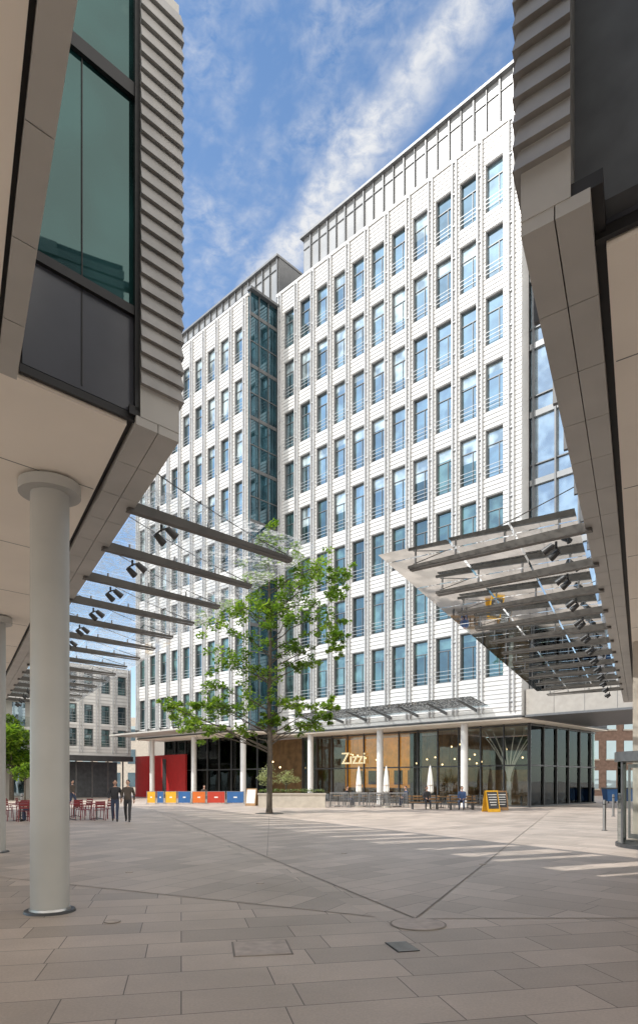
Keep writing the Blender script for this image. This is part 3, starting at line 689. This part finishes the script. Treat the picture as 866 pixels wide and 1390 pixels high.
# ---------------------------------------------------------------- people
M_skin=mat('skin',(.50,.30,.22),.5,var=.05); M_hair=mat('hair',(.03,.02,.015),.7,var=.3,bump=.3,bscale=60)
def person(name,J,loc,rot,mats,headdir=0.0):
    jac,trs,sho=mats
    names=list(J.keys()); idx={n:i for i,n in enumerate(names)}
    edges=[('pelvis','spine'),('spine','chest'),('chest','neck'),('neck','headb')]
    for s in 'lr': edges+=[('pelvis','hip'+s),('hip'+s,'knee'+s),('knee'+s,'ank'+s),('ank'+s,'toe'+s),('chest','sho'+s),('sho'+s,'elb'+s),('elb'+s,'wri'+s)]
    R={'pelvis':(.15,.11),'spine':(.14,.10),'chest':(.17,.115),'neck':(.06,.06),'headb':(.055,.055),'hip':(.095,.095),'knee':(.062,.065),'ank':(.045,.05),'toe':(.04,.035),'sho':(.07,.07),'elb':(.05,.05),'wri':(.033,.033)}
    me=bpy.data.meshes.new('t'); me.from_pydata([J[n] for n in names],[(idx[a],idx[b]) for a,b in edges],[])
    o=bpy.data.objects.new('t',me); C.objects.link(o); md=o.modifiers.new('s','SKIN'); md.use_smooth_shade=True
    sv=me.skin_vertices[0].data
    for n in names:
        k=n if n in R else n[:-1]; sv[idx[n]].radius=R[k]; sv[idx[n]].use_root=(n=='pelvis')
    ss=o.modifiers.new('ss','SUBSURF'); ss.levels=2; ss.render_levels=2
    dg_=bpy.context.evaluated_depsgraph_get(); dg_.update(); ev=o.evaluated_get(dg_)
    em=bpy.data.meshes.new_from_object(ev); bpy.data.objects.remove(o)
    b=MB(); b.v=[tuple(v.co) for v in em.vertices]
    VJ={n:Vector(J[n]) for n in names}
    def seg(p,a,c):
        a=VJ[a];c=VJ[c];d=c-a;t=max(0,min(1,(p-a).dot(d)/d.dot(d))); return (p-(a+d*t)).length
    for pl2 in em.polygons:
        p=pl2.center; best=min(edges,key=lambda e:seg(p,*e)); k=best[1][:3]
        m=jac
        if k in('kne','ank','hip'): m=trs
        if k=='toe': m=sho
        if best==('neck','headb'): m=M_skin
        if k=='hip' and p.z>VJ['pelvis'].z+.02: m=jac
        if k=='wri' and (p-VJ[best[1]]).length<.035: m=M_skin
        b.f.append(tuple(pl2.vertices)); b.m.append(b.mi(m))
    h=VJ['headb']+Vector((0,0,.11)); cd,sd=math.cos(headdir),math.sin(headdir)
    def face(p):
        q=p.copy()
        if q.z<0: q.x*=1+q.z*2.2; q.y=q.y*(1+q.z*1.2)
        return q
    b.ell(h,(.076,.096,.118),M_skin,14,12,face)
    f=Vector((sd,-cd,0)); sdv=Vector((cd,sd,0))
    b.tube(h+f*.088+Vector((0,0,.012)),h+f*.112+Vector((0,0,-.025)),.007,.014,M_skin,6)
    for s_ in(-1,1):
        b.ell(h+sdv*s_*.078,(.012,.022,.03),M_skin,8,6); b.ell(h+f*.083+sdv*s_*.03+Vector((0,0,.008)),(.011,.009,.007),M_hair,8,5)
    b.tube(h+f*.088-sdv*.022+Vector((0,0,-.052)),h+f*.088+sdv*.022+Vector((0,0,-.052)),.006,.006,mat('lips',(.4,.15,.12),.5,var=.05),6)
    b.ell(h-f*.016+Vector((0,0,.028)),(.084,.094,.104),M_hair,14,10,lambda p:Vector((p.x,p.y,max(p.z,-.05+ (.06 if p.dot(f)>.02 else 0)))))
    for s in 'lr':
        w=VJ['wri'+s]; d=(w-VJ['elb'+s]).normalized(); lat=Vector((0,-1,0)); 
        if abs(d.dot(lat))>.8: lat=Vector((0,0,1))
        lat=(lat-d*lat.dot(d)).normalized(); nrm=d.cross(lat)
        b.tube(w-d*.01,w+d*.05,.03,.036,M_skin,10); b.tube(w+d*.05,w+d*.085,.036,.030,M_skin,10)
        for k in range(4):
            r0=w+d*.08+lat*(-.027+.018*k); ln=(.03,.036,.034,.026)[k]; m1=r0+d*ln+nrm*.004; b.tube(r0,m1,.0095,.0085,M_skin,6); b.tube(m1,m1+d*ln*.8+nrm*.016,.0085,.006,M_skin,6)
        r0=w+d*.03+lat*.03; m1=r0+d*.03+lat*.02; b.tube(r0,m1,.011,.01,M_skin,6); b.tube(m1,m1+d*.028,.01,.007,M_skin,6)
    ob=b.obj(name,loc=loc,rot=rot,recalc=False)
    for p_ in ob.data.polygons: p_.use_smooth=True
    return ob
def walk(s=1):
    return {'pelvis':(0,0,.93),'spine':(0,-.01,1.10),'chest':(0,0,1.32),'neck':(0,0,1.48),'headb':(0,-.01,1.55),
     'hipl':(.10,0,.87),'kneel':(.10,-.20*s,.50),'ankl':(.10,-.22*s,.09),'toel':(.11,-.37*s,.045),
     'hipr':(-.10,0,.87),'kneer':(-.10,.04*s,.47),'ankr':(-.10,.27*s,.13),'toer':(-.10,.15*s,.04),
     'shol':(.19,0,1.40),'elbl':(.25,.12*s,1.13),'wril':(.25,.02*s,.90),'shor':(-.19,0,1.40),'elbr':(-.26,-.06*s,1.13),'wrir':(-.22,-.24*s,.98)}
dk=mat('dark_jacket',(.025,.025,.03),.7,var=.3,bump=.3); dn=mat('denim',(.04,.055,.10),.8,var=.2); sh=mat('shoe_leather',(.02,.015,.012),.4,var=.2)
gr=mat('brown_jacket',(.07,.055,.045),.75,var=.3)
person('walking_man',walk(1),(-8.62,27.4,0),.25,(dk,dn,sh),.2)
person('walking_man',walk(1),(-8.02,27.2,0),.15,(gr,dk,sh),-.4)
sit={'pelvis':(0,.05,.56),'spine':(0,.06,.74),'chest':(0,.02,.95),'neck':(0,-.01,1.11),'headb':(0,-.04,1.18),
 'hipl':(.10,0,.54),'kneel':(.13,-.42,.52),'ankl':(.13,-.42,.09),'toel':(.14,-.57,.045),'hipr':(-.10,0,.54),'kneer':(-.13,-.42,.52),'ankr':(-.13,-.36,.09),'toer':(-.14,-.51,.045),
 'shol':(.18,.02,1.03),'elbl':(.22,-.06,.78),'wril':(.12,-.28,.66),'shor':(-.18,.02,1.03),'elbr':(-.22,-.06,.78),'wrir':(-.10,-.28,.68)}
person('seated_man',sit,(6.5,39.15,0),.05,(dk,dk,sh)); person('seated_woman',sit,(8.5,38.55,0),-.3,(mat('blue_top',(.05,.09,.2),.8,var=.2),dn,sh),.5)
person('seated_man',sit,(-12.25,27.9,-.03),-1.2,(gr,dn,sh)); 
person('standing_man',walk(1),(-15.6,41,0),1.2,(gr,dn,sh))
for x,y,r in ((1.9,44.0,1.),(5.8,43.2,-1.2),(-9,50.8,.5)): person('seated_woman',sit,(x,y,-.03),r,(random.choice([dk,gr,dn]),dn,sh))

# ---------------------------------------------------------------- light and sky
EL=math.radians(43); sv=Vector((-.93,-.37)).normalized()
sund=Vector((sv.x*math.cos(EL),sv.y*math.cos(EL),math.sin(EL)))
sl=bpy.data.lights.new('sun','SUN'); sl.energy=4.3; sl.angle=math.radians(.5); sl.color=(1,.95,.88)
sob=bpy.data.objects.new('sun',sl); C.objects.link(sob); sob.rotation_euler=sund.to_track_quat('Z','Y').to_euler(); sob.location=(-30,-20,50)
W=bpy.data.worlds.new('World'); S.world=W; W.use_nodes=True; N=W.node_tree.nodes; L=W.node_tree.links
bg=N['Background']; bg.inputs['Strength'].default_value=.15
sky=N.new('ShaderNodeTexSky'); sky.sky_type='NISHITA'; sky.sun_disc=False; sky.sun_elevation=EL; sky.sun_rotation=math.atan2(sv.x,sv.y)
sky.air_density=1.0; sky.dust_density=.6; sky.ozone_density=1.2
tc=N.new('ShaderNodeTexCoord'); sx=N.new('ShaderNodeSeparateXYZ'); L.new(tc.outputs['Generated'],sx.inputs[0])
def M(op,a,b=None,c=None,clamp=False):
    n=N.new('ShaderNodeMath'); n.operation=op; n.use_clamp=clamp
    for i,v in enumerate((a,b,c)):
        if v is None: continue
        if isinstance(v,(int,float)): n.inputs[i].default_value=v
        else: L.new(v,n.inputs[i])
    return n.outputs[0]
zc=M('MAXIMUM',sx.outputs[2],.06); px=M('DIVIDE',sx.outputs[0],zc); py=M('DIVIDE',sx.outputs[1],zc)
a_=M('ADD',M('MULTIPLY',px,.534),M('MULTIPLY',py,-.846)); c_=M('ADD',M('MULTIPLY',px,.846),M('MULTIPLY',py,.534))
cb=N.new('ShaderNodeCombineXYZ'); L.new(M('MULTIPLY',a_,3.0),cb.inputs[0]); L.new(M('MULTIPLY',c_,5),cb.inputs[1])
n1=N.new('ShaderNodeTexNoise'); n1.inputs['Scale'].default_value=2.6; n1.inputs['Detail'].default_value=4; n1.inputs['Roughness'].default_value=.6; L.new(cb.outputs[0],n1.inputs['Vector'])
cb2=N.new('ShaderNodeCombineXYZ'); L.new(px,cb2.inputs[0]); L.new(py,cb2.inputs[1])
n2=N.new('ShaderNodeTexNoise'); n2.inputs['Scale'].default_value=30; n2.inputs['Detail'].default_value=6; n2.inputs['Roughness'].default_value=.62; n2.inputs['Distortion'].default_value=.3; L.new(cb2.outputs[0],n2.inputs['Vector'])
dist=M('ABSOLUTE',M('SUBTRACT',M('ADD',c_,M('MULTIPLY',M('SUBTRACT',n1.outputs['Fac'],.5),.06)),.605))
streak=M('MULTIPLY',M('DIVIDE',M('SUBTRACT',.056,dist),.045,clamp=True),M('MULTIPLY_ADD',n2.outputs['Fac'],1.9,-.15,clamp=True))
wisp=M('MULTIPLY',M('MULTIPLY_ADD',n1.outputs['Fac'],3.0,-1.15,clamp=True),M('MULTIPLY_ADD',n2.outputs['Fac'],3.2,-1.15,clamp=True))
haze=M('MULTIPLY_ADD',sx.outputs[2],-.9,.72,clamp=True)
cov=M('ADD',M('ADD',M('MULTIPLY',streak,.78),M('MULTIPLY',wisp,.5)),M('MULTIPLY',haze,.35),clamp=True)
back_fill=M('ADD',M('MULTIPLY_ADD',sx.outputs[0],.65,.36),M('MULTIPLY',sx.outputs[1],-1.05),clamp=True)  # added bright cloud bank, unseen behind the camera, lifts the ambient light
cov=M('MAXIMUM',cov,M('MULTIPLY',back_fill,.9))
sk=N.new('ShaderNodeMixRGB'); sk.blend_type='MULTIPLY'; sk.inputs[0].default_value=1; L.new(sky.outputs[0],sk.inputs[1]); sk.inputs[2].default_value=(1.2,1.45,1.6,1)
cc=N.new('ShaderNodeMixRGB'); L.new(back_fill,cc.inputs[0]); cc.inputs[1].default_value=(5.6,5.7,5.9,1); cc.inputs[2].default_value=(17.5,16.4,14.8,1)
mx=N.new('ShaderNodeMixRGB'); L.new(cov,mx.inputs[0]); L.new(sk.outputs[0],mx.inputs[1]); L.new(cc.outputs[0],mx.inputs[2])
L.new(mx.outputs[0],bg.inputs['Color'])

cam=bpy.data.cameras.new('camera'); co=bpy.data.objects.new('camera',cam); C.objects.link(co)
co.location=(0,0,1.75); co.rotation_euler=(math.radians(90),0,0)
cam.sensor_fit='HORIZONTAL'; cam.sensor_width=36; cam.lens=36*880/866; cam.shift_y=.4215; cam.clip_start=.05; cam.clip_end=3000
S.camera=co
S.view_settings.view_transform='Standard'; S.view_settings.look='None'; S.view_settings.exposure=0
